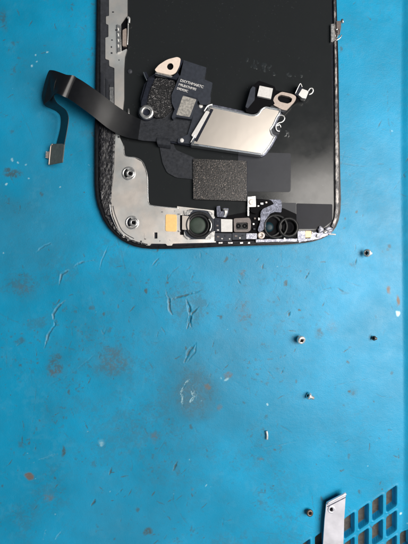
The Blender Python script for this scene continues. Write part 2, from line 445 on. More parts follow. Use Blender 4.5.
    cut([(305, 279), (309, 272)], 1.1, .25, .1, .7, 0); cut([(290, 312), (293, 304)], 1.3, .25, .08, .8, 0)
    cut([(288, 316), (290, 312)], 1.3, .2, .08, .7, 0)
    cut([(355, 268), (356.5, 259)], 1.1, .3, .1, .9, 0); cut([(338, 288), (345, 293)], .9, .15, .05, .5, 0)
    cut([(282, 374), (284, 368)], .9, .2, .08, .8, 0); cut([(241, 284), (238, 279)], 1, .15, .05, .6, 0)
    cut([(253, 450), (300, 440)], .5, .08, .04, .15, .1); cut([(280, 500), (296, 530)], .5, .08, .04, .2, .1)
    cut([(360, 9), (372, 22)], .6, .1, .05, .3, 0); cut([(384, 35), (388, 30)], .6, .1, .05, .4, 0)
    cut([(40, 390), (75, 372), (98, 352)], .6, .1, .05, .2, .05)
    # --- stains
    stain(113, 362, 24, 21, .50, 'g', 1, .5); stain(113, 360, 12, 14, .14, 'r', .8, .8)
    stain(56, 364, 9, 15, .6, 'g', .8, .7, .3); stain(55, 372, 5, 6, .2, 'r')
    stain(20, 285, 26, 16, .42, 'g', 1, .6); stain(24, 288, 10, 6, .12, 'r', 1, .7)
    stain(20, 342, 8, 4, .5, 'g', .8, .6); stain(89, 340, 7, 8, .4, 'g', .9, .7); stain(38, 322, 18, 7, .3, 'g', 1, .7, -.4)
    stain(12.7, 173, 11, 6, .7, 'g', .7, .7); stain(4, 20, 4, 12, .5, 'g', .9, .7); stain(42, 194, 3, 4, .6, 'g', .8, .5)
    stain(86, 131, 13, 10, .22, 'g', 1, .6)
    stain(196, 392, 30, 38, .50, 'g', 1, .3); stain(196, 410, 24, 20, .40, 'g', 1, .3); stain(192, 396, 18, 18, .08, 'r', 1, .3)
    stain(190, 306, 30, 28, .42, 'g', 1, .5)
    stain(208, 387, 3, 3, .5, 'r', .6, .3); stain(228, 377, 4, 3, .6, 'r', .7, .5); stain(219, 408, 3, 3, .4, 'r', .6, .4); stain(226, 380, 3, 1.4, .35, 'p', .6, .6)
    stain(243, 312, 11, 16, .18, 'r', .9, .7); stain(244, 316, 8, 8, .45, 'g', .9, .7); stain(242, 275, 7, 8, .35, 'g', .9, .8)
    stain(243, 272, 4, 3, .35, 'r', .8, .7)
    stain(148, 291, 2, 3, .9, 'g', .5, .2); stain(155, 437, 7, 9, .35, 'g', .9, .6); stain(154, 438, 5, 6, .3, 'r', .9, .7)
    stain(148, 533, 3, 5, .8, 'g', .6, .4, .5); stain(177, 470, 4, 7, .5, 'g', .9, .5)
    stain(28, 477, 4.5, 4, .75, 'r', .5, .25); stain(62.5, 451, 2.4, 5, .75, 'g', .6, .4); stain(20, 445, 4, 3, .4, 'g', .8, .6)
    stain(49, 498, 5, 4, .35, 'r', .8, .7); stain(100, 443, 4, 3, .35, 'p', .8, .7)
    stain(389, 290, 2, 4.5, .8, 'r', .6, .3); stain(397, 301, 2, 5, .85, 'r', .6, .3); stain(397, 301, 1.6, 4, .6, 'g', .6, .3)
    stain(397.5, 314, 2.2, 3.4, 1, 'p', .4, .1, -.4); stain(390, 246.6, 2, 2, .6, 'g', .6, .3)
    stain(319, 333, 5, 5, .55, 'g', .8, .6); stain(332, 328, 6, 7, .25, 'r', 1, .6)
    stain(353, 392, 6, 6, .5, 'g', .9, .7); stain(348, 391, 2, 2, .8, 'g', .6, .4); stain(345, 293, 4, 2, .5, 'g')
    stain(401, 514, 1.6, 1.8, .9, 'p', .5, .1); stain(352, 265, 3, 2, .4, 'g'); stain(265, 418, 3, 3, .5, 'g'); stain(243, 402, 2, 2, .6, 'g')
    stain(60, 200, 50, 12, .16, 'g', 1, .9); stain(262, 282, 10, 6, .25, 'g', 1, .8); stain(285, 285, 2, 3, .8, 'g', .6, .3)
    for k, (cx, cy) in enumerate([(34, 55), (37, 61), (12, 161), (18, 162), (25, 163), (47, 53), (33, 66), (8, 186), (61, 187), (30, 178), (3, 252), (390, 130), (266, 405)]):
        stain(cx, cy, 1.0, .8, .5, 'p', .5, .3)
    rg = random.Random(4)
    for k in range(700):                                        # small nicks, specks and short scratches all over
        cx, cy = rg.uniform(-5, 412), rg.uniform(-5, 548)
        if rg.random() < (.55 if cx > 300 or cy < 120 else .1): continue
        t = rg.random(); s = rg.uniform(.6, 1.5)
        if t < .36: stain(cx, cy, s, s * rg.uniform(.7, 1.8), rg.uniform(.3, .8), 'g', .6, .3)
        elif t < .41: stain(cx, cy, s * .55, s * .5, rg.uniform(.2, .4), 'p', .6, .4)
        elif t < .44: stain(cx, cy, s * .7, s * .7, rg.uniform(.2, .4), 'r', .6, .3)
        else:
            a = rg.uniform(0, 3.14); l = rg.uniform(3, 12)
            cut([(cx, cy), (cx + l * math.cos(a), cy + l * math.sin(a))], rg.uniform(.45, .75), rg.uniform(.02, .09), .0, rg.uniform(.3, .8), 0)
    for k in range(90):                                         # long shallow knife lines
        cx, cy = rg.uniform(-5, 400), rg.uniform(120, 548); a = rg.gauss(2.3, .7); l = rg.uniform(15, 60)
        mx_, my_ = cx + l / 2 * math.cos(a) + rg.gauss(0, 1.5), cy - l / 2 * math.sin(a) + rg.gauss(0, 1.5)
        cut([(cx, cy), (mx_, my_), (cx + l * math.cos(a), cy - l * math.sin(a))], rg.uniform(.4, .6), .03, .01, rg.uniform(.02, .3), 0, .1)
    # broad faint grime over the worn middle and left
    G[:] = np.maximum(G, .28 * sst(.45, .68, fbm(px, py, 60, 21, 5)) * sst(.38, .62, grit) * core * (1 - .7 * sst(250, 330, px)))
    G[:] = np.maximum(G, .5 * sst(.66, .78, fbm(px, py, 3.2, 61, 3)) * sst(.45, .6, fbm(px, py, 40, 63, 3)) * core * (1 - .6 * sst(250, 330, px)))
    G[:] = np.maximum(G, .25 * np.exp(-((px - 150) / 110) ** 2 - ((py - 380) / 130) ** 2) * sst(.35, .65, fbm(px, py, 25, 67, 5)) * (.5 + sst(.4, .62, grit)))
    film = sst(.25, .65, fbm(px, py, 70, 71, 5)) * (.8 + .2 * sst(.3, .7, grit))
    reg = np.maximum(np.exp(-((px - 20) / 70) ** 2 - ((py - 200) / 160) ** 2), np.exp(-((px - 205) / 75) ** 2 - ((py - 350) / 110) ** 2))
    reg = np.maximum(reg, .8 * np.exp(-((px - 120) / 60) ** 2 - ((py - 500) / 60) ** 2))
    G[:] = np.maximum(G, .34 * film * reg)
    G[:] = np.maximum(G, .30 * sst(.62, .78, grit) * np.exp(-((px - 150) / 140) ** 2))
    # pale dusty scuffing
    Pa[:] = np.maximum(Pa, .02 * sst(.54, .74, fbm(px, py, 22, 41, 5)) * sst(.45, .6, fine) * core)
    # --- raised lip along the right side
    Z += 1.0 * sst(401, 411, px + 1.5 * np.sin(py / 90)) * sst(-60, 40, py + 40)
    # --- lattice of slots, bottom right
    soft = .42
    def slot(xl, yt):
        nonlocal_w = win([(xl - 8, yt - 18), (xl + 20, yt + 32)], 2); x = px[nonlocal_w]; y = py[nonlocal_w]
        u = x - (xl + 4.7); v = y - (yt + 9.6 - .70 * (x - xl))
        r = 1.1; qx_ = np.abs(u) - 4.7 + r; qy_ = np.abs(v) - 9.7 + r
        d = np.hypot(np.maximum(qx_, 0), np.maximum(qy_, 0)) + np.minimum(np.maximum(qx_, qy_), 0) - r
        inn = 1 - sst(-soft, soft, d)
        Z[nonlocal_w] = Z[nonlocal_w] * (1 - inn) - 2.1 * inn + .12 * np.exp(-((d - 1.3) / .8) ** 2)
        Cu[nonlocal_w] = np.maximum(Cu[nonlocal_w], 1 - sst(-1.1, -.6, d))
    for k in range(-1, 9):
        for j in range(0, 14):
            if k == -1 and j < 2: continue
            slot(386.6 - 13.7 * k - (.12 * k * k if k > 0 else 0), 492.4 + 8.9 * k + 25 * j)
    ny, nx = X.shape
    me = bpy.data.meshes.new('work_mat')
    co_ = np.stack([X, Y, Z], -1).reshape(-1, 3) * S
    me.vertices.add(nx * ny); me.vertices.foreach_set('co', co_.ravel())
    i = np.arange(nx * ny).reshape(ny, nx)
    q = np.stack([i[:-1, :-1], i[:-1, 1:], i[1:, 1:], i[1:, :-1]], -1).reshape(-1, 4)
    nf = len(q)
    me.loops.add(nf * 4); me.loops.foreach_set('vertex_index', q.ravel().astype(np.int32))
    me.polygons.add(nf); me.polygons.foreach_set('loop_start', np.arange(0, nf * 4, 4, dtype=np.int32)); me.polygons.foreach_set('loop_total', np.full(nf, 4, dtype=np.int32))
    me.polygons.foreach_set('use_smooth', np.ones(nf, dtype=bool))
    me.update(calc_edges=True)
    at = me.attributes.new('wear_shade', 'FLOAT_COLOR', 'POINT')
    at.data.foreach_set('color', np.clip(np.stack([G * .9, Ru, Pa, Cu], -1), 0, 1).astype(np.float32).ravel())
    me.materials.append(mat_mat())
    o = bpy.data.objects.new('work_mat', me); C.objects.link(o)
    tag(o, kind='structure')
    return Z, xs, ys
MZ, MXS, MYS = build_mat()
def ground(x, y):
    return float(MZ[np.abs(MYS - y).argmin(), np.abs(MXS - x).argmin()])

# the bench the mat lies on
bm = plate_bm([(-500, -500), (500, -500), (500, 500), (-500, 500)], -12, -6)
tag(finish('bench_top', bm, M['bench']), kind='structure')

# ================================================================== THE PHONE SCREEN ASSEMBLY
phone = empty('phone_screen', (*W(218, 120), .25))
tag(phone, 'upturned phone screen with black backing and bare metal frame, lying on the blue mat', 'phone screen')
OUT = [(96.7, -235), (96.6, 0), (95.8, 60), (94.4, 140), (94.4, 184), (95.4, 196), (97.7, 206), (103, 219.5), (108, 227.5), (114, 234), (121, 240), (127.5, 243.6),
       (134, 246.2), (142, 248), (152, 248.9), (180, 248.6), (225, 246.4), (285, 244.6), (305, 242.8), (314.4, 241.2), (322, 238.8), (328.6, 235.4), (333, 231.6),
       (336.4, 227), (339.2, 220), (340.8, 212), (341.4, 200), (340.8, 176), (339.6, 120), (338.8, 60), (337, 0), (334, -235)]
def inset(pts, d):
    """move each point towards the inside by d px"""
    out = []; N = len(pts); A = sum(pts[i][0] * pts[(i + 1) % N][1] - pts[(i + 1) % N][0] * pts[i][1] for i in range(N))
    sg = 1 if A > 0 else -1
    for i in range(N):
        a = Vector(pts[i - 1]); p = Vector(pts[i]); b = Vector(pts[(i + 1) % N])
        e = ((p - a).normalized() + (b - p).normalized()).normalized()
        out.append((p.x - e.y * sg * d, p.y + e.x * sg * d))
    return out
finish('glass', plate_bm(P(inset(OUT, .6), 1.0), .25, 1.0, (), .15), M['bezel'], phone)
IN1 = inset(OUT, 3.6)
finish('bezel', plate_bm(P(OUT, 2.1), .9, 2.1, [P(IN1, 2.1)], .35, 3), M['bezel'], phone)
IN2 = inset(OUT, 4.0)
finish('tray', plate_bm(P(inset(OUT, 3.7), 1.4), .95, 1.4, (), 0), M['navy'], phone)
# black backing over the display
PAN = [(120, -225), (330.6, -225), (331.6, 60), (332.6, 120), (333.8, 205), (333, 220), (326, 228), (298, 232), (180, 232), (150, 232), (120, 200)]
finish('backing_sheet', plate_bm(P(rnd(PAN, 3), 1.65), 1.3, 1.65, (), .1), M['panel'], phone)
# gasket strips
plate('gasket', [(100.6, -225), (109.5, -225), (109.5, 64), (114.5, 69), (114.5, 128), (100.0, 128)], 1.3, 1.95, M['gasket'], phone, bev=.08)
for (a, b, c, d) in [(100.8, 72, 103.4, 104), (105.6, 78, 107.4, 108), (109.2, 84, 110, 118)]:
    plate('gasket_rib', [(a, b), (c, b + 2), (c, d), (a, d)], 1.9, 2.2, M['gaskgrey'], phone, bev=.08)
plate('speckled_tab', jag([(109.6, 87), (113.2, 87), (113.4, 106), (109.6, 104)], .25, 2, 3), 1.9, 2.25, M['tin'], phone, bev=.04)
# bare metal L of the frame
PL = [(109, -225), (109, 16), (106, 16.3), (106, 24), (108.4, 24.6), (108.4, 37), (105.4, 37.5), (105.4, 59), (109, 60), (109.3, 66), (114.4, 68), (114.6, 128), (115.5, 134), (115, 145),
      (114, 169.6), (112, 189), (110.7, 204), (113, 216), (118.7, 230), (122.2, 233.5), (121.5, 236.5), (124, 238), (126, 236.5), (132, 240.2), (137, 241.6), (145, 243.2), (146, 245.4), (150, 245.6), (151, 243.6), (166, 243.8), (167, 245.6), (172, 245.6),
      (172.6, 243.6), (200, 242.9), (216, 242.4), (216, 236), (180, 235), (180, 208.9),
      (154, 206.4), (148.6, 203.6), (147.4, 196), (147, 177.5), (145, 168.7), (141.6, 161.6), (135, 158), (128.6, 157.4), (124.2, 155.2), (123.4, 149), (122.8, 144), (119.5, 137), (120.5, 120), (122.6, 111), (124, 98.6), (124, 69), (124.7, 56.5), (127, 48.6), (121.4, 51.4), (121, 24), (127.3, 15.4), (127.3, -225)]
PLH = [circ(125.9, 173.2, 3.0, 24, 4.4), circ(129.4, 222.0, 3.0, 24, 4.4), [(148.5, 232.0), (151, 232.0), (151, 230), (148.5, 230)], [(154.4, 232.4), (157.4, 232.4), (157.4, 238.6), (154.4, 238.6)],
       [(144.2, 237.6), (146, 237.6), (146, 239.4), (144.2, 239.4)], circ(113.2, 67.6, .9, 10)]
plate('metal_frame', rnd(PL, .9, 3), 1.5, 2.15, M['plate'], phone, holes=PLH[:2] + PLH[3:5], bev=.07)
plate('metal_pad', rnd([(144, 232.6), (153.5, 232.2), (153.8, 238.4), (144.4, 238.8)], .8), 2.1, 2.22, M['plate'], phone, bev=.04)
plate('frame_flange', [(177, 206.2), (214, 210.5), (214, 216), (178, 215)], 1.6, 2.1, M['plate'], phone, r=.6)
plate('frame_flange', [(177, 234.6), (190, 235.4), (216, 235.8), (216, 241), (178, 241.6)], 1.6, 2.12, M['plate'], phone, r=.4)
finish('frame_edge_highlight', tube_bm([W3(123.6, 145, 2.16), W3(124.6, 154.6, 2.16), W3(128.6, 156.9, 2.16), W3(135.2, 157.6, 2.16), W3(142, 161.2, 2.16), W3(145.5, 168.5, 2.16), W3(147.5, 177.5, 2.16), W3(147.9, 196, 2.16), W3(149, 203.2, 2.16), W3(154, 205.8, 2.16), W3(180, 208.4, 2.16)], .13, sm=5), M['tin'], phone, True)  # raised ledge added as a bright tube to draw the edge highlight
finish('frame_groove', tube_bm([W3(113, 206, 2.12), W3(115.2, 215, 2.12), W3(120.8, 228.4, 2.12), W3(126, 234, 2.12), W3(134, 238.6, 2.12)], .12, sm=5), M['gasket'], phone, True)
finish('frame_groove', tube_bm([W3(109.6, 203, 2.3), W3(111.4, 215, 2.3), W3(117.4, 229, 2.3), W3(124, 235.8, 2.3)], .14, sm=5), M['tin'], phone, True)
rgc = random.Random(31)
for (cx, cy) in [(119, 60), (112, 40), (111.4, 47), (111.6, 53), (116, 30), (113, 12), (141, 241.4), (160, 241), (170, 240), (128, 243.0-3), (175, 211), (162, 212), (118.6, 137)]:
    a, b = rgc.uniform(.5, 1.0), rgc.uniform(.5, 1.0)
    plate('punch_mark', rnd([(cx - a, cy - b), (cx + a, cy - b), (cx + a, cy + b), (cx - a, cy + b)], .3), 2.1, 2.19, M['gasket' if rgc.random() < .5 else 'tin'], phone, bev=.02)
# riveted nuts
for (cx, cy) in [(129.6, 173.4), (133.0, 222.6)]:
    x, y = W(cx - 1, cy, 2.3)
    o = finish('rivet_collar', lathe_bm([(2.05, -.1), (2.05, .08), (1.95, .14), (1.55, .16), (1.45, .06), (1.45, -.1)], (x, y, 2.15)), M['tin'], phone, True)
    x, y = W(cx + .6, cy, 2.3)
    n = finish('rivet', lathe_bm([(1.25, -.2), (1.25, .12), (1.15, .22), (.72, .24), (.62, .18), (.62, -.1), (0, -.1)], (x, y, 2.15)), M['tin'], phone, True)
    finish('socket', lathe_bm([(.62, -.05), (.6, .12), (.3, .12), (.2, .05), (0, .05)], (x, y, 2.12), n=6), M['void'], n)
    hx, hy = W(cx - 4.2, cy, 1.45)
# left clip in the frame
cl = plate('side_clip', [(116.7, 24), (121, 25.5), (120.6, 51.5), (117.2, 52.5)], 2.1, 2.7, M['tin'], phone, bev=.08, holes=[rnd([(118, 28 + 5.5 * k), (120, 28 + 5.5 * k), (120, 31 + 5.5 * k), (118, 31 + 5.5 * k)], .4) for k in range(4)])
plate('clip_hollow', [(121, 23), (127.6, 16), (127.6, 49), (121, 51)], 1.5, 1.9, M['void'], cl, bev=0)
plate('clip_spring', rnd([(122.6, 30), (126.4, 28), (126.4, 46), (122.4, 46)], 1), 1.9, 2.6, M['copper'], cl, bev=.12)
finish('clip_hook', merge(tube_bm([W3(127.6, 17.5, 2.9), W3(129.2, 18.5, 2.9), W3(129, 23, 2.8)], .35), tube_bm([W3(128.2, 23, 2.6), W3(128.0, 34, 2.7), W3(127.4, 45, 2.5)], .18)), M['screw'], cl, True)
# small weld on the backing
finish('rivet_head', lathe_bm([(.75, -.1), (.7, .2), (.4, .35), (0, .38)], W3(129.8, 71.5, 1.65)), M['gasket'], phone, True)
finish('pin', tube_bm([W3(128.6, 109, 1.9), W3(128.8, 117, 2.0)], .28, sm=2), M['tin'], phone, True)

# rough torn adhesive along the left edge (a bumpy strip)
def rough_strip(name, left, right, z, amp, m, parent, step=.14, seed=1, n=14, sc_=.9, jit=.6):
    """strip between two px polylines with torn, lumpy relief"""
    L = catmull([(*W(p[0], p[1], z), 0) for p in left], 40); R = catmull([(*W(p[0], p[1], z), 0) for p in right], 40)
    bm = bmesh.new(); rows = []
    for i in range(len(L)):
        row = []
        for k in range(n + 1):
            u = k / n; p = L[i].lerp(R[i], u)
            j = (vnoise(np.array([p.x]), np.array([p.y]), .5, seed + 5)[0] - .5) * .5
            h = float(fbm(np.array([p.x]), np.array([p.y * .45]), sc_, seed, 4)[0])
            e = min(u, 1 - u) * 2; edge = min(1, e * 4)
            row.append(bm.verts.new((p.x + j * jit, p.y, z - .5 + (.5 + amp * (h - .45) * 2) * edge)))
        rows.append(row)
    for a, b in zip(rows, rows[1:]):
        for k in range(n): bm.faces.new((a[k], a[k + 1], b[k + 1], b[k]))
    bmesh.ops.recalc_face_normals(bm, faces=bm.faces)
    return finish(name, bm, m, parent, True)
rough_strip('adhesive_residue', [(100.4, 104), (98.6, 140), (98.4, 184), (100.6, 204), (105, 216)], [(115, 116), (116.4, 142), (114.4, 176), (112.6, 196), (112.5, 214)], 2.2, .20, M['glue'], phone, seed=3, n=30, sc_=.7)
rough_strip('adhesive_residue', [(105, 216), (112, 227.4), (121, 236), (134, 242.5), (148, 245.4)], [(107.4, 214.4), (115, 226), (123, 233.5), (135, 240.5), (148, 243.8)], 2.15, .15, M['glue'], phone, seed=9, n=8, sc_=.5)
# right-hand worn rim
rough_strip('worn_rim', [(333.0, -60), (333.6, 0), (334.6, 60), (334.8, 110), (335, 150), (335.2, 190), (334.6, 214), (331, 226)], [(335.4, -60), (336, 0), (337.0, 60), (338.0, 110), (338.8, 150), (339.2, 190), (338.4, 214), (334, 228)], 2.13, .03, mat('worn_silver_edge', (.05, .05, .055), .45, metal=.3, col2=(.36, .34, .33), thr=(.42, .62), vscale=1.1, bump=.05, bscale=.4, detail=7, stretch=(1, .45, 1)), phone, seed=21, n=8, sc_=.8, jit=.12)
# clip on the right edge
rc = plate('edge_clip', [(331, 24), (334, 23.5), (334.4, 40), (333, 42), (331, 41.5)], 1.6, 2.5, M['tin'], phone, bev=.1)
plate('clip_tongue', [(336.4, 21), (341.4, 20.4), (341.2, 27), (340, 34), (336.4, 34)], 1.9, 2.6, M['brown'], rc, bev=.1, holes=[rnd([(337, 29), (339, 29), (339, 33), (337, 33)], .5)])
finish('clip_wire', merge(tube_bm([W3(342.2, 19.4, 2.7), W3(342.8, 23, 2.7)], .35, sm=2), tube_bm([W3(336, 30, 2.5), W3(337.6, 29.4, 2.5), W3(338, 34, 2.4), W3(336.6, 38.5, 2.4)], .16), tube_bm([W3(341.6, 35, 2.3), W3(340, 38, 2.3), W3(336, 40.5, 2.3)], .18)), M['tin'], rc, True)

# charcoal film lying over the backing, and the flat cable with the speckled pad
plate('film', rnd([(238, 152), (291, 153.2), (290.6, 192), (238, 191.4)], 2.5), 1.6, 1.76, M['gaskgrey'], phone, bev=.05)
plate('film', rnd([(281.6, 202.6), (296, 203), (296, 216), (281.6, 216)], .6), 1.6, 1.8, M['gaskgrey'], phone, bev=.05)
plate('film', rnd([(296.4, 203.4), (332.4, 204.2), (332.4, 221), (322, 229), (296.4, 229)], 1.2), 1.6, 1.74, M['darkfilm'], phone, bev=.05)
cable = plate('flat_cable', rnd([(158, 139), (173, 142), (176, 150), (195, 158), (195, 179.5), (176, 177.5), (167, 172.5), (162.5, 163)], 2.2), 1.7, 2.05, M['flexgrey'], phone, bev=.06)
plate('speckled_pad', rnd([(193, 158.8), (246.8, 160.8), (246.8, 201), (193.2, 199.2)], 1.1), 1.7, 2.5, M['foam2'], phone, bev=.1)
plate('pad_fold', [(244, 161), (247.6, 161), (247.6, 201), (244, 201)], 1.7, 2.2, M['navy'], phone, bev=.05)

# ---- bottom row of modules
plate('contact_pad', rnd([(165.6, 214.2), (176.8, 214.6), (176.8, 231.6), (165.4, 231.2)], 2), 2.1, 2.32, M['goldpad'], phone, bev=.06)
cavity = plate('module_tray', rnd([(176.6, 210.8), (215, 213.5), (215, 218), (257, 210), (283, 208), (296.4, 214), (297, 240.2), (216, 241.6), (176.6, 234.4)], 1), 1.5, 1.9, M['void'], phone, bev=.05)
cm = plate('camera_housing', rnd([(186, 210.4), (190, 209.2), (206, 210.4), (212.6, 212.4), (215, 218), (215.4, 232), (211, 239), (188, 239.4), (184, 235), (184, 216)], 2.5), 1.8, 2.4, M['slate'], phone, holes=[circ(199, 225, 13.2, 40)], bev=.1)
for cpts in ([(208, 211.4), (213.4, 213.4), (215, 218), (213, 219)], [(211.6, 232), (215, 231), (214.6, 236), (211, 239), (205, 239), (206, 237.4)], [(184, 231), (186, 236), (191, 238.6), (188, 239.4), (184, 236)], [(188, 210), (193, 210.4), (190, 213), (187, 215.6), (185.4, 213)]):
    plate('corner_bracket', rnd(cpts, .8), 2.35, 2.7, M['tin'], cm, bev=.06)
x, y = W(199, 225, 3.0)
finish('camera_ring', lathe_bm([(4.0, -1.0), (4.0, .15), (3.85, .3), (3.5, .32), (3.25, .1), (3.1, -.5), (3.0, -.6)], (x, y, 2.5), n=48), M['rubber'], cm, True)
finish('camera_barrel', lathe_bm([(3.2, -.8), (3.2, -.25), (3.0, -.15), (2.7, -.2), (2.55, -.5)], (x - .15, y, 2.5), n=48), M['rubber'], cm, True)
finish('camera_lens', lathe_bm([(2.45, -.9), (2.4, -.25), (2.0, -.05), (1.2, .02), (0, .05)], (x - .5, y - .02, 2.5), n=48), M['lens'], cm, True)
finish('ring_spring', tube_bm([W3(208.6, 219, 2.8), W3(211, 223, 2.85), W3(211.2, 227, 2.85), W3(209.6, 231, 2.8)], .2), M['tin'], cm, True)
plate('foil_tab', rnd([(182.2, 215.4), (189.4, 216.4), (189.0, 230), (182, 229.6)], .8), 2.0, 2.75, M['shield'], cm, bev=.12)
plate('foil_tab', rnd([(184, 210.4), (190.6, 210.8), (190, 214.4), (184.6, 215)], .8), 2.0, 2.6, M['plate'], cm, bev=.1)
plate('module_block', rnd([(214.6, 218), (221, 218.4), (221, 232.2), (214.6, 232)], .4), 1.9, 2.6, M['navy'], phone, bev=.08)
plate('module_block', rnd([(214.8, 233), (231.8, 233.4), (231.8, 241), (215, 241.2)], .5), 1.9, 2.5, M['slate'], phone, bev=.08)
plate('module_block', rnd([(232.4, 232.8), (245.8, 233), (245.8, 239.6), (232.4, 239.8)], .5), 1.9, 2.55, M['slate'], phone, bev=.08)
plate('white_pad', rnd([(221, 219), (232.4, 219.4), (232.4, 231.8), (221.2, 231.8)], .3), 1.9, 2.8, M['white'], phone, bev=.06)
plate('white_tab', rnd([(246.2, 233.4), (256.8, 233.4), (256.8, 239), (246.2, 239)], .3), 1.9, 2.6, M['lilac'], phone, bev=.05)
sc1 = plate('spring_bracket', rnd([(216.4, 206.4), (220, 205.8), (220.6, 211), (222.6, 211.4), (223.4, 208), (228.8, 208.4), (228, 213), (226, 217.6), (217, 216.6)], .8), 1.9, 3.0, M['purple'], phone, bev=.15)
finish('spring_leaf', ribbon_bm([W3(222.4, 209, 3.1), W3(224.6, 210.8, 3.5), W3(224.6, 214.4, 3.3), W3(223.6, 216.6, 3.0)], [W3(227.8, 209, 3.1), W3(227.6, 211, 3.5), W3(226.4, 214.6, 3.3), W3(225.4, 216.8, 3.0)], .15), M['screw'], sc1, True)
mc = plate('microphone', rnd([(233.6, 218.4), (249.4, 217.6), (251, 221), (250.8, 230), (248, 232), (234, 232)], 1.6), 1.9, 2.9, M['brown'], phone, bev=.2, holes=[rnd([(236, 222.6), (247.8, 222.4), (247.8, 229.4), (236, 229.6)], 1.6)])
plate('microphone_floor', [(235, 222), (249, 222), (249, 230), (235, 230)], 1.9, 2.4, M['rubber'], mc, bev=0)
for cx in (238.6, 244.8):
    finish('microphone_port', lathe_bm([(.62, -.1), (.62, .25), (.5, .3), (.34, .28), (.3, -.05), (0, -.05)], W3(cx, 226, 2.4), n=20), M['void'], mc, True)
nut = finish('clamp_block', plate_bm(P(rnd([(247.6, 197), (255.6, 196), (256, 206.8), (247.8, 207)], .6), 3.1), 1.7, 3.1, (), .15), M['tin'], phone)
finish('clamp_screw', lathe_bm([(.8, -.1), (.75, .25), (.55, .35), (.3, .3), (0, .2)], W3(251.4, 202, 3.1), n=20), M['gold'], nut, True)
plate('clamp_side', rnd([(247.4, 196.6), (249.2, 196.6), (249.2, 216), (247.4, 216)], .4), 1.7, 2.9, M['rim'], nut, bev=.08)
plate('dark_bridge', rnd([(255, 198.6), (271, 200), (274, 204), (260, 210), (256, 214), (250.6, 212), (251, 206)], 1.2), 1.7, 3.0, M['void'], phone, bev=.15)
plate('hinge_bracket', rnd([(268.6, 199.6), (280.8, 199.6), (281.8, 203), (281.4, 212.6), (275, 211.8), (270.4, 213.4), (266.6, 218.4), (265.6, 228), (259.4, 232.6), (257.6, 230), (260.4, 222), (260.6, 212), (264, 207.6), (271, 204.6)], 1.4), 1.9, 2.8, M['purple'], phone, bev=.15)
finish('pivot', lathe_bm([(1.1, -.6), (1.1, .0), (.95, .12), (.5, .12), (.4, 0), (0, 0)], W3(261.2, 235.4, 2.7), n=24), M['copper'], phone, True)
# a stack of rubber rings seen through the module
for (cx, cy, r, zz) in [(270.8, 226, 11.2, 2.3), (275.6, 226.4, 12.2, 2.5)]:
    x, y = W(cx, cy, zz)
    finish('rubber_ring', lathe_bm([(r * .3 - .75, -.5), (r * .3 - .7, .2), (r * .3 - .55, .4), (r * .3 - .25, .4), (r * .3, .15), (r * .3, -.5)], (x, y, zz), n=48), M['rubber'], phone, True)
x, y = W(288.2, 227.4, 2.6)
rg_ = finish('rubber_ring', lathe_bm([(2.2, -.6), (2.25, .3), (2.45, .5), (2.75, .5), (3.1, .2), (3.2, -.6)], (x, y, 2.7), n=48), M['rubber'], phone, True)
finish('ring_core', lathe_bm([(1.9, -.5), (1.85, 0), (1.5, .15), (1.2, .0), (0, -.1)], (x, y, 2.3), n=40), M['void'], rg_, True)
finish('lens_chip', lathe_bm([(1.5, -.2), (1.3, .1), (.6, .2), (0, .22)], W3(268.6, 227, 2.1), n=30), M['teal'], phone, True)
rgc = random.Random(5)
for (cx, cy, a, b, m_) in [(218, 236.6, 1.2, .8, 'brown'), (222, 238.6, .8, .6, 'tin'), (226.4, 236, 1.4, .9, 'slate'), (229.6, 239, .7, .6, 'tin'), (236, 236, 1.3, .8, 'brown'), (240, 238, .6, .6, 'gold'), (243, 235.4, .9, .7, 'navy'), (217.6, 221, 1.2, .8, 'slate'), (217.4, 225.6, 1.0, .8, 'brown'), (218, 230, 1, .7, 'tin'), (179.6, 214, 1, .6, 'tin'), (179.6, 231, 1, .6, 'tin'), (259, 219, .8, 1.2, 'tin'), (255, 218.4, .9, .8, 'brown'), (253.6, 224, .8, .8, 'tin'), (254.4, 229, 1, .7, 'slate'), (284.6, 238.4, .6, .5, 'tin'), (262, 203.6, 1.4, .9, 'rim'), (266.4, 202.4, .8, .7, 'gold'), (258.4, 206, .8, .6, 'tin')]:
    plate('chip', rnd([(cx - a, cy - b), (cx + a, cy - b * .9), (cx + a, cy + b), (cx - a, cy + b)], .2), 2.4 if cy < 206 else 1.9, 3.15 if cy < 210 and cx > 250 else 2.72, M[m_], phone, bev=.05)
# silver strip and worn corner at the bottom right
plate('rim_strip', jag([(256, 239.6), (297, 238.6), (297.2, 241.4), (256, 242.4)], .25, 2.4, 4), 1.8, 2.3, M['lilac'], phone, bev=.04)
for (a, b) in [(218.6, 222.6), (228, 232.6), (240, 243), (248, 250)]:
    plate('rim_tooth', [(a, 242.2), (b, 242), (b, 243.6), (a, 243.8)], 1.9, 2.3, M['tin'], phone, bev=.04)
plate('corner_film', rnd([(297.6, 231.2), (305.2, 231), (305.4, 239.8), (297.8, 240.2)], .8), 1.8, 2.3, M['lilac'], phone, bev=.06)
plate('amber_pad', rnd([(305.4, 231), (311.4, 231), (311.4, 237.4), (305.4, 237.6)], .9), 1.8, 2.36, M['orange'], phone, bev=.06)
plate('corner_edge', jag([(298, 240), (311, 237.8), (312, 232), (318, 233), (322, 231), (326, 231.8), (331, 231.6), (331.6, 233), (326, 236), (320, 238.4), (311, 240.4), (299, 242)], .5, 1.6, 12), 1.8, 2.25, M['lilac'], phone, bev=.04)
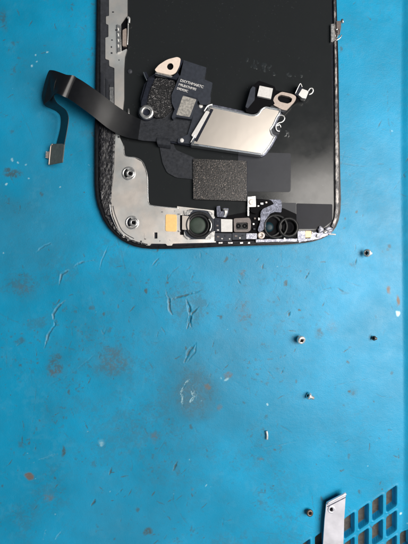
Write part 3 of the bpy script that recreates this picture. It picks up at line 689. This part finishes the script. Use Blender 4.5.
def blob(name, cx, cy, r, z, h, m, parent, seed, sq=1):
    rg = random.Random(seed); bm = bmesh.new(); bmesh.ops.create_icosphere(bm, subdivisions=3, radius=1)
    ph = [rg.uniform(0, 6) for _ in range(6)]; c = W3(cx, cy, z)
    for v in bm.verts:
        k = 1 + .2 * math.sin(3 * v.co.x + ph[0]) * math.cos(4 * v.co.y + ph[1]) + .12 * math.sin(7 * v.co.y + ph[2] + 5 * v.co.z)
        v.co = Vector((v.co.x * r * k, v.co.y * r * sq * k, v.co.z * h * k)) + c
    return finish(name, bm, m, parent, True)
blob('corner_lump', 320.6, 229.8, .85, 2.2, .5, M['lilac'], phone, 2, 1.1)
blob('corner_lump', 329, 230, 1.1, 2.3, .5, M['lilac'], phone, 5, .9)
blob('corner_lump', 325, 232, .8, 2.2, .4, M['tin'], phone, 6, .7)
finish('corner_pin', tube_bm([W3(328.8, 234.4, 2.4), W3(332, 234.2, 2.5), W3(335.6, 234.6, 2.5)], .22, sm=3), M['white'], phone, True)
blob('solder_bead', 317, 236, .5, 2.2, .3, M['tin'], phone, 8)
# crumbs of old glue left on the backing
gl = mat('dry_glue', (.016, .019, .021), .22, bump=.03, bscale=.5, spec=.5)
rough_strip('glue_smear', [(236, 53), (256, 58), (280, 66), (303, 73)], [(238, 66), (256, 71), (280, 80), (302, 86)], 1.59, .15, gl, phone, seed=14, n=26, sc_=1.0)
rough_strip('glue_smear', [(272, 132), (284, 128), (300, 128)], [(274, 146), (286, 144), (300, 140)], 1.57, .13, gl, phone, seed=44, n=22, sc_=.9)

# ================================================================== THE EARPIECE SPEAKER ASSEMBLY
sp = empty('earpiece_speaker', (*W(205, 120), 2.1))
tag(sp, 'earpiece speaker with silver shield and curling black ribbon cable, laid across the phone screen', 'speaker')
Z0 = 2.15
# ribbon cable: from the body out over the frame, folded, hanging down to its connector
plate('flex_body', rnd([(112.5, 107), (128, 116), (140, 119), (152, 119), (160, 116), (170, 104), (176, 100), (203, 100), (209, 104), (192, 144.5), (172, 141), (157, 141.5), (142, 140.5), (128, 137), (113, 131)], 2.5), 3.0, 3.35, M['flexgrey'], sp, bev=.08)
plate('flex_backing', rnd([(140, 112), (168, 100), (206, 103), (190, 146), (150, 139)], 2), Z0, 3.0, M['navy'], sp, bev=.08)
L = [W3(75.6, 77.0, 6.6), W3(84, 82, 6.9), W3(100, 93.2, 6.0), W3(118, 106.8, 4.3), W3(133, 116, 3.45), (W3(141, 119.4, 3.42))]
R = [W3(67.0, 97.8, 6.6), W3(76, 103.8, 6.9), W3(92, 115.6, 6.0), W3(109, 129, 4.3), W3(124, 136.6, 3.45), (W3(138, 139.6, 3.42))]
rib = finish('ribbon', ribbon_bm(L, R, .2, 8, 6, .12), M['flex'], sp, True)
L = [W3(76.6, 77.8, 6.5), W3(74.2, 75.8, 7.2), W3(71.0, 75.2, 7.6), W3(66.5, 74.8, 7.4), W3(60.0, 72.4, 6.6), W3(54.5, 70.6, 5.6), W3(51.2, 70.2, 4.8)]
R = [W3(68.0, 98.4, 6.5), W3(64.8, 97.0, 7.2), W3(61.2, 95.4, 7.6), W3(57.8, 93.8, 7.4), W3(54.6, 94.4, 6.6), W3(50.0, 99.6, 5.4), W3(43.6, 104.6, 4.2)]
finish('ribbon_fold', ribbon_bm(L, R, .2, 8, 6, .0), M['flex'], sp, True)
L = [W3(53.6, 72.0, 5.6), W3(49.6, 70.4, 4.6), W3(46.2, 78.0, 3.6), W3(43.6, 88, 3.0), W3(42.2, 97.0, 2.4), W3(44.6, 105.2, 1.9), W3(51, 108.6, 1.7), W3(57, 111.8, 1.5), W3(60.6, 117, 1.3), W3(60.4, 128, 1.1), W3(56.4, 144.6, 1.0)]
R = [W3(60, 76, 6.5), W3(56.6, 79.2, 6.4), W3(54.8, 84, 6.4), W3(54, 90, 6.3), W3(54.0, 97.0, 6.2), W3(56.6, 102.6, 6.2), W3(61, 106.4, 6.2), W3(66, 110.6, 6.2), W3(68.6, 118, 6.1), W3(67.6, 128, 5.8), W3(64.4, 144.6, 5.2)]
finish('ribbon_tail', ribbon_bm(L, R, .16, 8, 4, .0), M['flex'], sp, True)
# connector at the end of the tail: a stiffened grey plate standing tilted, with its little socket below
def slab_bm(quad, th, bev=.06):
    """thick plate through four 3D corners"""
    q = [Vector(p) for p in quad]; n = (q[1] - q[0]).cross(q[3] - q[0]).normalized()
    if n.z < 0: n = -n
    bm = bmesh.new(); t = [bm.verts.new(p) for p in q]; b = [bm.verts.new(p - n * th) for p in q]
    bm.faces.new(t); bm.faces.new(b[::-1])
    for i in range(4): bm.faces.new((t[i], b[i], b[(i + 1) % 4], t[(i + 1) % 4]))
    bmesh.ops.recalc_face_normals(bm, faces=bm.faces)
    bmesh.ops.bevel(bm, geom=list(bm.edges), offset=bev, segments=2, affect='EDGES')
    return bm
con = finish('connector', slab_bm([W3(50.8, 143.8, 1.7), W3(64.4, 143.6, 5.2), W3(62.4, 162.4, 4.6), W3(48.8, 165, 1.3)], .3, .08), M['ribcon'], sp)
finish('connector_edge', tube_bm([W3(52.6, 144.2, 2.1), W3(50.8, 146.2, 1.7), W3(49.7, 156, 1.5), W3(48.9, 164.8, 1.35)], .19), M['copper'], con, True)
finish('connector_socket', slab_bm([W3(46.8, 151.5, 1.3), W3(52, 151.2, 1.5), W3(51.2, 158.0, 1.4), W3(46.2, 158.2, 1.2)], .6, .1), M['copper'], con)

for k in range(5):
    finish('pin', tube_bm([W3(46.6 - .1 * k, 151.6 + 1.4 * k, 1.32), W3(45.6 - .1 * k, 151.8 + 1.4 * k, 1.0)], .09, n=6, sm=2), M['gold'], con, True)
# the gold lug with its hole
lug = plate('mounting_lug', rnd([(154.6, 69.8), (158.6, 65.0), (167, 59.4), (177.4, 56.8), (180.8, 58.6), (179.4, 66), (175.6, 73), (170.4, 75), (156.4, 71.8)], [1.5, 2, 4, 2, 1.5, 2, 3, 2, 1.5]), 4.7, 5.1, M['gold'], sp, holes=[circ(170.2, 66.4, 3.2, 28, 3.5)], bev=.08)
plate('lug_post', rnd([(157, 70), (168, 60.5), (179, 59.5), (177, 70), (170, 74)], 1), Z0, 4.3, M['void'], lug, bev=.1)
plate('lug_lip', rnd([(155.4, 72.2), (170.6, 75.4), (173.4, 76.6), (172.8, 79), (155, 75.4)], .8), 4.1, 4.7, M['tin'], lug, bev=.25)
# the moulded body
plate('moulding', rnd([(183.6, 60), (206.4, 67.5), (204.9, 74.9), (202.6, 78.6), (212.6, 82.8), (210.2, 94.5), (211.0, 98.6), (206, 105), (200, 104), (197.2, 98.4), (184, 94.4), (181.6, 95), (175, 110), (171.8, 103), (171.4, 95), (176, 84), (179.6, 75.4), (177.8, 72.8)], .6), Z0, 4.9, M['slate'], sp, bev=.14)
plate('moulding_wall', rnd([(149.4, 77), (154.4, 74.6), (176, 79.6), (180.4, 75.2), (183.6, 60.4), (180.6, 58.8), (177, 73), (171.4, 77.6), (155, 73.6), (148.4, 78), (141.6, 101), (141, 106), (144, 105), (148.4, 93)], .3), Z0, 4.9, M['navy'], sp, bev=.12)
plate('foam_patch', rnd([(155.6, 77.4), (174.6, 80.6), (175.4, 84), (170.6, 95.4), (171.4, 103), (172.6, 108), (164, 117), (155, 118), (151, 110), (147, 105), (149.4, 92)], 2.5), Z0, 4.35, M['foam'], sp, bev=.2)
plate('body_side', rnd([(144.4, 84), (150.6, 77), (155, 78), (146.6, 106), (141, 108), (140.4, 98)], 1), Z0, 4.0, M['navy'], sp, bev=.2)
plate('side_fin', rnd([(144.2, 72.4), (146.2, 71.4), (149.6, 78.8), (154, 78), (152.6, 84), (148, 86), (145.8, 80)], .8), Z0, 3.6, M['navy'], sp, bev=.15)
finish('side_wire', tube_bm([W3(143.6, 72.2, 3.7), W3(145, 76.4, 3.9), W3(147, 80.4, 4.0)], .14), M['rim'], sp, True)
for k in range(6):
    r_ = 12.5 + 2.3 * k; a0, a1 = rad(22 + 2 * k), rad(100 - 5 * k)
    finish('embossed_line', tube_bm([W3(147 + r_ * math.cos(t) * 1.5, 112.6 + r_ * math.sin(t) * .9, 3.36) for t in [a0 + (a1 - a0) * i / 8 for i in range(9)]], .06, n=6, sm=2), M['flexgrey'], sp, True)
# screw boss
x, y = W(146.4, 111.8, 4.6)
bs = finish('screw_boss', lathe_bm([(2.05, -1.4), (2.05, -.15), (1.95, 0), (1.25, .0), (1.08, -.12), (1.05, -1.6)], (x, y, 4.6), n=40), M['tin'], sp, True)
finish('boss_hole', lathe_bm([(1.06, 0), (0, 0)], (x, y, 3.5), n=24), M['void'], bs)
plate('boss_collar', circ(146.6, 112.2, 8.4, 40, 8.2), Z0, 3.9, M['navy'], sp, bev=.4, seg=3)
# grey label, the code on it left out
lb = plate('label_frame', rnd([(180.6, 93.2), (198.6, 98.2), (191.4, 119.2), (175.6, 116.8), (172.6, 119.4), (171.6, 117)], 1.4), Z0, 4.75, M['slate'], sp, bev=.15)
plate('label', rnd([(182.9, 95.6), (196.4, 99.4), (189.6, 117.0), (176.2, 114.8)], 1.2), 4.74, 4.82, M['label'], lb, bev=.02)
# side wing and white heads
plate('side_wing', rnd([(197.4, 100), (207.4, 103.4), (206, 110), (191.6, 143.8), (177.6, 143), (178, 138.6), (187.6, 134.6), (192, 120)], 1), Z0, 3.9, M['slate'], sp, bev=.12)
for (cx, cy, z) in [(200.8, 106, 4.0), (181.8, 140.4, 3.95)]:
    finish('white_dot', lathe_bm([(.62, -.2), (.6, .1), (.4, .22), (0, .26)], W3(cx, cy, z), n=20), M['ink'], sp, True)
finish('fold_tab', ribbon_bm([W3(157.2, 137.4, 3.3), W3(156.6, 140, 3.75), W3(157.4, 143.4, 3.6), W3(158.6, 146.6, 2.5)], [W3(170.6, 138.6, 3.3), W3(170.2, 141, 3.75), W3(170.6, 144.6, 3.6), W3(171, 148.4, 2.5)], .2), M['flexgrey'], sp, True)
# printed lines
def text(s, p, size, ang, z, m, parent, sx=1.0):
    cu = bpy.data.curves.new('print', 'FONT'); cu.body = s; cu.size = size; cu.extrude = .012; cu.offset = .006
    o = bpy.data.objects.new('print', cu); C.objects.link(o)
    dg = bpy.context.evaluated_depsgraph_get(); me = bpy.data.meshes.new_from_object(o.evaluated_get(dg))
    bpy.data.objects.remove(o); x, y = W(p[0], p[1], z)
    T = Matrix.Translation((x, y, z)) @ Matrix.Rotation(ang, 4, 'Z') @ Matrix.Diagonal((sx, 1, 1, 1))
    bm = bmesh.new(); bm.from_mesh(me); bpy.data.meshes.remove(me)
    bmesh.ops.transform(bm, matrix=T, verts=bm.verts)
    me2 = bpy.data.meshes.new('t'); bm.to_mesh(me2); b3 = bmesh.new(); b3.from_mesh(me2); bmesh.ops.translate(b3, verts=b3.verts, vec=(.035, .01, .003)); bm = merge(bm, b3)
    return finish('printed_line', bm, m, parent)
ta = rad(-16.5)
text('DXYTHMARTC', (179.8, 81.4), 1.06, ta, 4.915, M['ink'], sp, .98)
text('M9LBXTHM93', (178.2, 85.4), 1.0, ta, 4.915, M['ink'], sp, .86)
text('D9D929C', (176.6, 89.2), .96, ta, 4.915, M['ink'], sp, .82)

# the silver shield
SH = [(209.4, 105.2), (230, 109.4), (252.6, 114.6), (257.6, 113.4), (261, 108.6), (265.6, 106.2), (281, 109.2), (280.4, 113.6), (277.6, 118), (274, 126.2), (271.4, 129.6), (272.8, 134.2), (276, 136.2), (270.6, 146), (264.2, 154.2), (261, 155.2), (230, 150.8), (190.8, 145.0), (193.6, 138)]
SHr = rnd(SH, [1.5, 0, 3, 2, 2, 1.5, 1, .5, 1, 1, 1, 1, 1, 1, 1.5, .5, 0, .8, .5], 4)
sh = plate('shield', SHr, Z0, 4.65, M['rim'], sp, bev=.28, seg=3)
plate('shield_face', inset(SHr, 2.1), 4.60, 4.72, M['shield'], sh, bev=.05)
finish('shield_ridge', tube_bm([W3(208.8, 106.0, 4.85), W3(230, 110.4, 4.85), W3(252.6, 115.7, 4.85), W3(258.4, 114.2, 4.85), W3(261.8, 109.6, 4.85), W3(266, 107.5, 4.85), W3(279.8, 110.1, 4.85), W3(276.4, 118, 4.8), W3(272.8, 126, 4.8), W3(270.2, 129.8, 4.8), W3(271.8, 134.8, 4.8), W3(274.4, 136.8, 4.8), W3(269.4, 145.6, 4.8), W3(263.2, 153.4, 4.8), W3(260.6, 154.0, 4.8), W3(230, 149.6, 4.8), W3(193, 143.8, 4.8)], .12, sm=4), M['rim'], sh, True)
plate('shield_skirt', inset(SHr, -1.3), Z0, 3.3, M['purple'], sh, bev=.2)
plate('white_bar', rnd([(206.2, 110.6), (209.8, 111.8), (195.4, 138.4), (191.2, 135.4)], 1), Z0, 4.9, M['white'], sh, bev=.25, seg=3)
plate('painted_shadow_gap', rnd([(210.6, 108.4), (213.6, 109.6), (197, 142), (194, 140.4)], .6), 4.6, 4.76, M['navy'], sh, bev=.02)  # navy strip paints the shaded gap beside the white bar
finish('shield_wire', merge(tube_bm([W3(190.6, 142.6, 4.4), W3(193.6, 137, 4.8), W3(196, 133.6, 4.7)], .16), tube_bm([W3(204, 111.4, 4.8), W3(207.6, 106, 5.0), W3(212.4, 104.4, 4.9)], .22)), M['screw'], sh, True)
# hook spring at the right end
plate('hook_base', rnd([(272.6, 127.6), (278.6, 125.4), (280.8, 130.6), (278.8, 134.2), (273.8, 135.4), (272, 131)], 1), Z0, 3.9, M['gasket'], sp, bev=.2)
finish('hook_spring', merge(tube_bm([W3(275.6, 118.0, 4.4), W3(279, 115.4, 4.6), W3(282.8, 115.6, 4.7), W3(284.6, 118.4, 4.7), W3(282.4, 121.8, 4.6), W3(277.8, 123.4, 4.5), W3(275.8, 127.0, 4.4), W3(277, 130.6, 4.3), W3(279.6, 131.2, 4.2)], .19),
       tube_bm([W3(277.0, 126, 4.3), W3(279.6, 124.8, 4.3), W3(280.8, 127.4, 4.2)], .18)), M['screw'], sp, True)
# sensor housings beyond the shield
hs = plate('sensor_housing', rnd([(251.6, 86.6), (258.6, 80.6), (264, 82.2), (274.8, 86.4), (276.4, 92), (273, 100), (275, 104), (264, 107), (258, 112.4), (252, 113.4), (246, 112), (245.4, 108), (251.8, 100), (250.6, 94)], 1.4), Z0, 4.6, M['void'], sp, bev=.2)
plate('white_block', rnd([(259.6, 85.6), (273, 88.4), (271, 98.8), (257.2, 95.8)], .5), 4.5, 5.4, M['white'], hs, bev=.1)
plate('sensor_wall', rnd([(250.6, 89), (252.8, 86.2), (255.4, 87.4), (254.6, 100), (247.6, 108.4), (245.4, 107)], .8), Z0, 4.9, M['slate'], hs, bev=.15)
sl = [(278.2, 95.9), (281, 94.6), (289.4, 96.6), (292.4, 98.6), (291.2, 102.0), (287.6, 103.6), (280.0, 101.8), (277.6, 99.2)]
ov = plate('oval_bracket', rnd([(275.4, 95.4), (281.8, 91.6), (292.4, 94.0), (296.4, 96.4), (295.6, 100.6), (291.6, 104.8), (286.4, 110.4), (281.6, 109.4), (272.6, 104.4), (273.6, 98.4)], 2), 3.3, 4.5, M['copper'], sp, holes=[rnd(sl, 1.2)], bev=.2, seg=3)
plate('oval_floor', sl, 3.0, 3.6, M['void'], ov, bev=0)
plate('oval_skirt', rnd([(272, 103), (283, 109), (287, 110.6), (283, 112.4), (270, 106.6)], .8), Z0, 4.0, M['gasket'], ov, bev=.2)
plate('sensor_bridge', rnd([(270, 90), (283, 91), (297, 93), (303, 97), (298, 101), (290, 106), (276, 106), (268, 102)], 1), Z0, 3.2, M['void'], sp, bev=.2)
# spring clip at the end of the assembly
cp = plate('contact_clip', rnd([(297.6, 86.2), (300, 82.6), (302.6, 88.2), (298.6, 96.4), (294.4, 94.2)], .6), Z0, 4.2, M['navy'], sp, bev=.15)
plate('clip_face', rnd([(302.2, 88.6), (308.8, 91.2), (306.0, 98.6), (302, 97.8), (298.4, 94.8)], .6), 2.6, 4.4, M['screw'], cp, bev=.12)
finish('clip_curl', merge(tube_bm([W3(308.2, 91.2, 4.4), W3(310.0, 88.6, 4.6), W3(312.4, 88.6, 4.7), W3(313.0, 91.2, 4.6), W3(311.4, 93.6, 4.5), W3(309, 94.6, 4.4)], .2),
       tube_bm([W3(295.2, 93.6, 4.2), W3(298, 87.6, 4.4), W3(300.4, 83.6, 4.5), W3(302, 87, 4.4)], .14)), M['screw'], cp, True)

# ================================================================== LOOSE SCREWS
def screw(label, px, py, axis_, hr, hh, sr, sl_, m, z_mid, name='screw', grp='loose screws scattered on the mat', rec=.36):
    """pan head with a real recess plus threaded shank; axis_ points from shank to head"""
    ax = Vector(axis_).normalized(); x, y = W(px, py, z_mid)
    g = ground(x, y)
    # drop until the lowest rim of the head or the tip touches the mat
    side = math.sqrt(max(0, 1 - ax.z ** 2))
    low = min(-hr * side, -ax.z * (sl_) - sr * side, -hr * side + ax.z * hh)
    c = Vector((x, y, g - low + .0))
    root = empty(name, (x, y, g))
    tag(root, label, 'screw', grp)
    head = finish('head', lathe_bm([(0, 0), (hr * .96, 0), (hr, hh * .2), (hr * .97, hh * .65), (hr * .8, hh), (hr * rec, hh), (hr * rec * .9, hh * .45), (0, hh * .25)], c, ax, 28), m, root, True)
    for p in head.data.polygons: p.use_smooth = True
    q = ax.to_track_quat('Z', 'Y')
    cross_ = bmesh.new()
    for k in range(2):
        a = bmesh.ops.create_cube(cross_, size=1)['verts']
        for v in a:
            d = Vector((v.co.x * hr * .9, v.co.y * hr * .24, v.co.z * hh * .4 + hh * .85))
            if k: d = Vector((-d.y, d.x, d.z + .004))
            v.co = c + q @ d
    finish('recess', cross_, M['void'], head)  # black cross paints the dark inside the driver slots
    prof = [(0, -sl_), (sr * .7, -sl_)]; n = max(4, int(sl_ / .22))
    for k in range(n + 1):
        h = -sl_ * (1 - k / n) * .96; prof += [(sr, h), (sr * .8, h + sl_ / n * .5 * .96)] if k < n else [(sr, h)]
    prof.append((sr * .8, .02))
    finish('shank', lathe_bm(prof, c, ax, 20), m, root, False)
    return root
screw('shiny silver screw just below the phone corner, lying with its shank to the right', 366.4, 253.2, (-.75, .02, .7), 1.25, .65, .55, 1.9, M['screw'], 1)
screw('largest bright silver screw, standing on the mat with a dark recess in its head', 300.4, 339.2, (.22, -.35, 1), 1.3, .95, .6, 1.3, M['screw'], 1)
screw('small silver screw tipped on its side with its dark head to the left', 309.2, 396.0, (-.9, .45, .25), 1.05, .6, .55, 1.5, M['screw'], .8)
screw('tiny dark screw alone near the right edge of the mat', 374.2, 338.2, (-.85, .2, .5), .72, .5, .4, .9, M['screwdk'], .6)
screw('dull brown screw standing left of the steel strip', 309.3, 512.2, (.1, .1, 1), 1.05, .6, .5, .9, M['screwbr'], .9)
# silver sliver
x, y = W(266.8, 435, .4); g = ground(x, y)
o = finish('metal_pin', tube_bm([W3(266.4, 431, .42 + g), W3(267.2, 435, .42 + g), W3(266.9, 439.4, .38 + g)], .36, n=12, sm=4), M['screw'], None, True, origin=(x, y, g))
tag(o, 'tiny bright silver pin lying alone on the blue mat, lower left of the tipped-over screw', 'pin')

# ================================================================== THE STEEL STRIP
ZS = 2.2
st = empty('steel_strip', (*W(334, 545), .2))
tag(st, 'pale steel strip with slanted end and small round hole, lying over the lattice of slots', 'metal strip')
def tilt(x, y): return 0.035 * (y - W(0, 492)[1]) * -.0 + .0
SB = [(326.4, 503.6), (345.8, 494.2), (344.2, 520), (343.4, 545), (342, 640), (321.0, 640), (323.0, 545), (324.6, 520)]
body = plate('strip_body', rnd(SB, [.8, .8, 0, 0, 2, 2, 0, 0]), ZS - .45, ZS, M['strip'], st, holes=[circ(331.0, 509.6, 2.0, 26, 2.7)], bev=.1)
finish('folded_edge', tube_bm([W3(326.8, 503.4, ZS + .1), W3(336, 498.6, ZS + .1), W3(346, 493.4, ZS + .1)], .42, n=14, sm=3), M['strip'], st, True)
plate('fold_crease', [(327.2, 506.2), (345.8, 496.8), (345.8, 497.8), (327.2, 507.3)], ZS - .1, ZS + .03, M['purple'], st, bev=0)
x, y = W(331.6, 509.4, ZS)
finish('eyelet', lathe_bm([(.62, -.35), (.62, .12), (.7, .2), (.95, .2), (1.15, .1), (1.2, -.05)], (x, y, ZS), (0.05, 0, 1), 32), M['strip'], st, True)
finish('eyelet_dark_disc', lathe_bm([(.72, 0), (0, 0)], (x - .1, y, ZS - .25), n=24), M['void'], st)  # black disc added to paint the dark of the hole
plate('strip_foot', rnd([(325.8, 505), (343.6, 496.6), (342, 640), (322, 640)], 0), .25, ZS - .44, M['screwdk'], st, bev=.0)
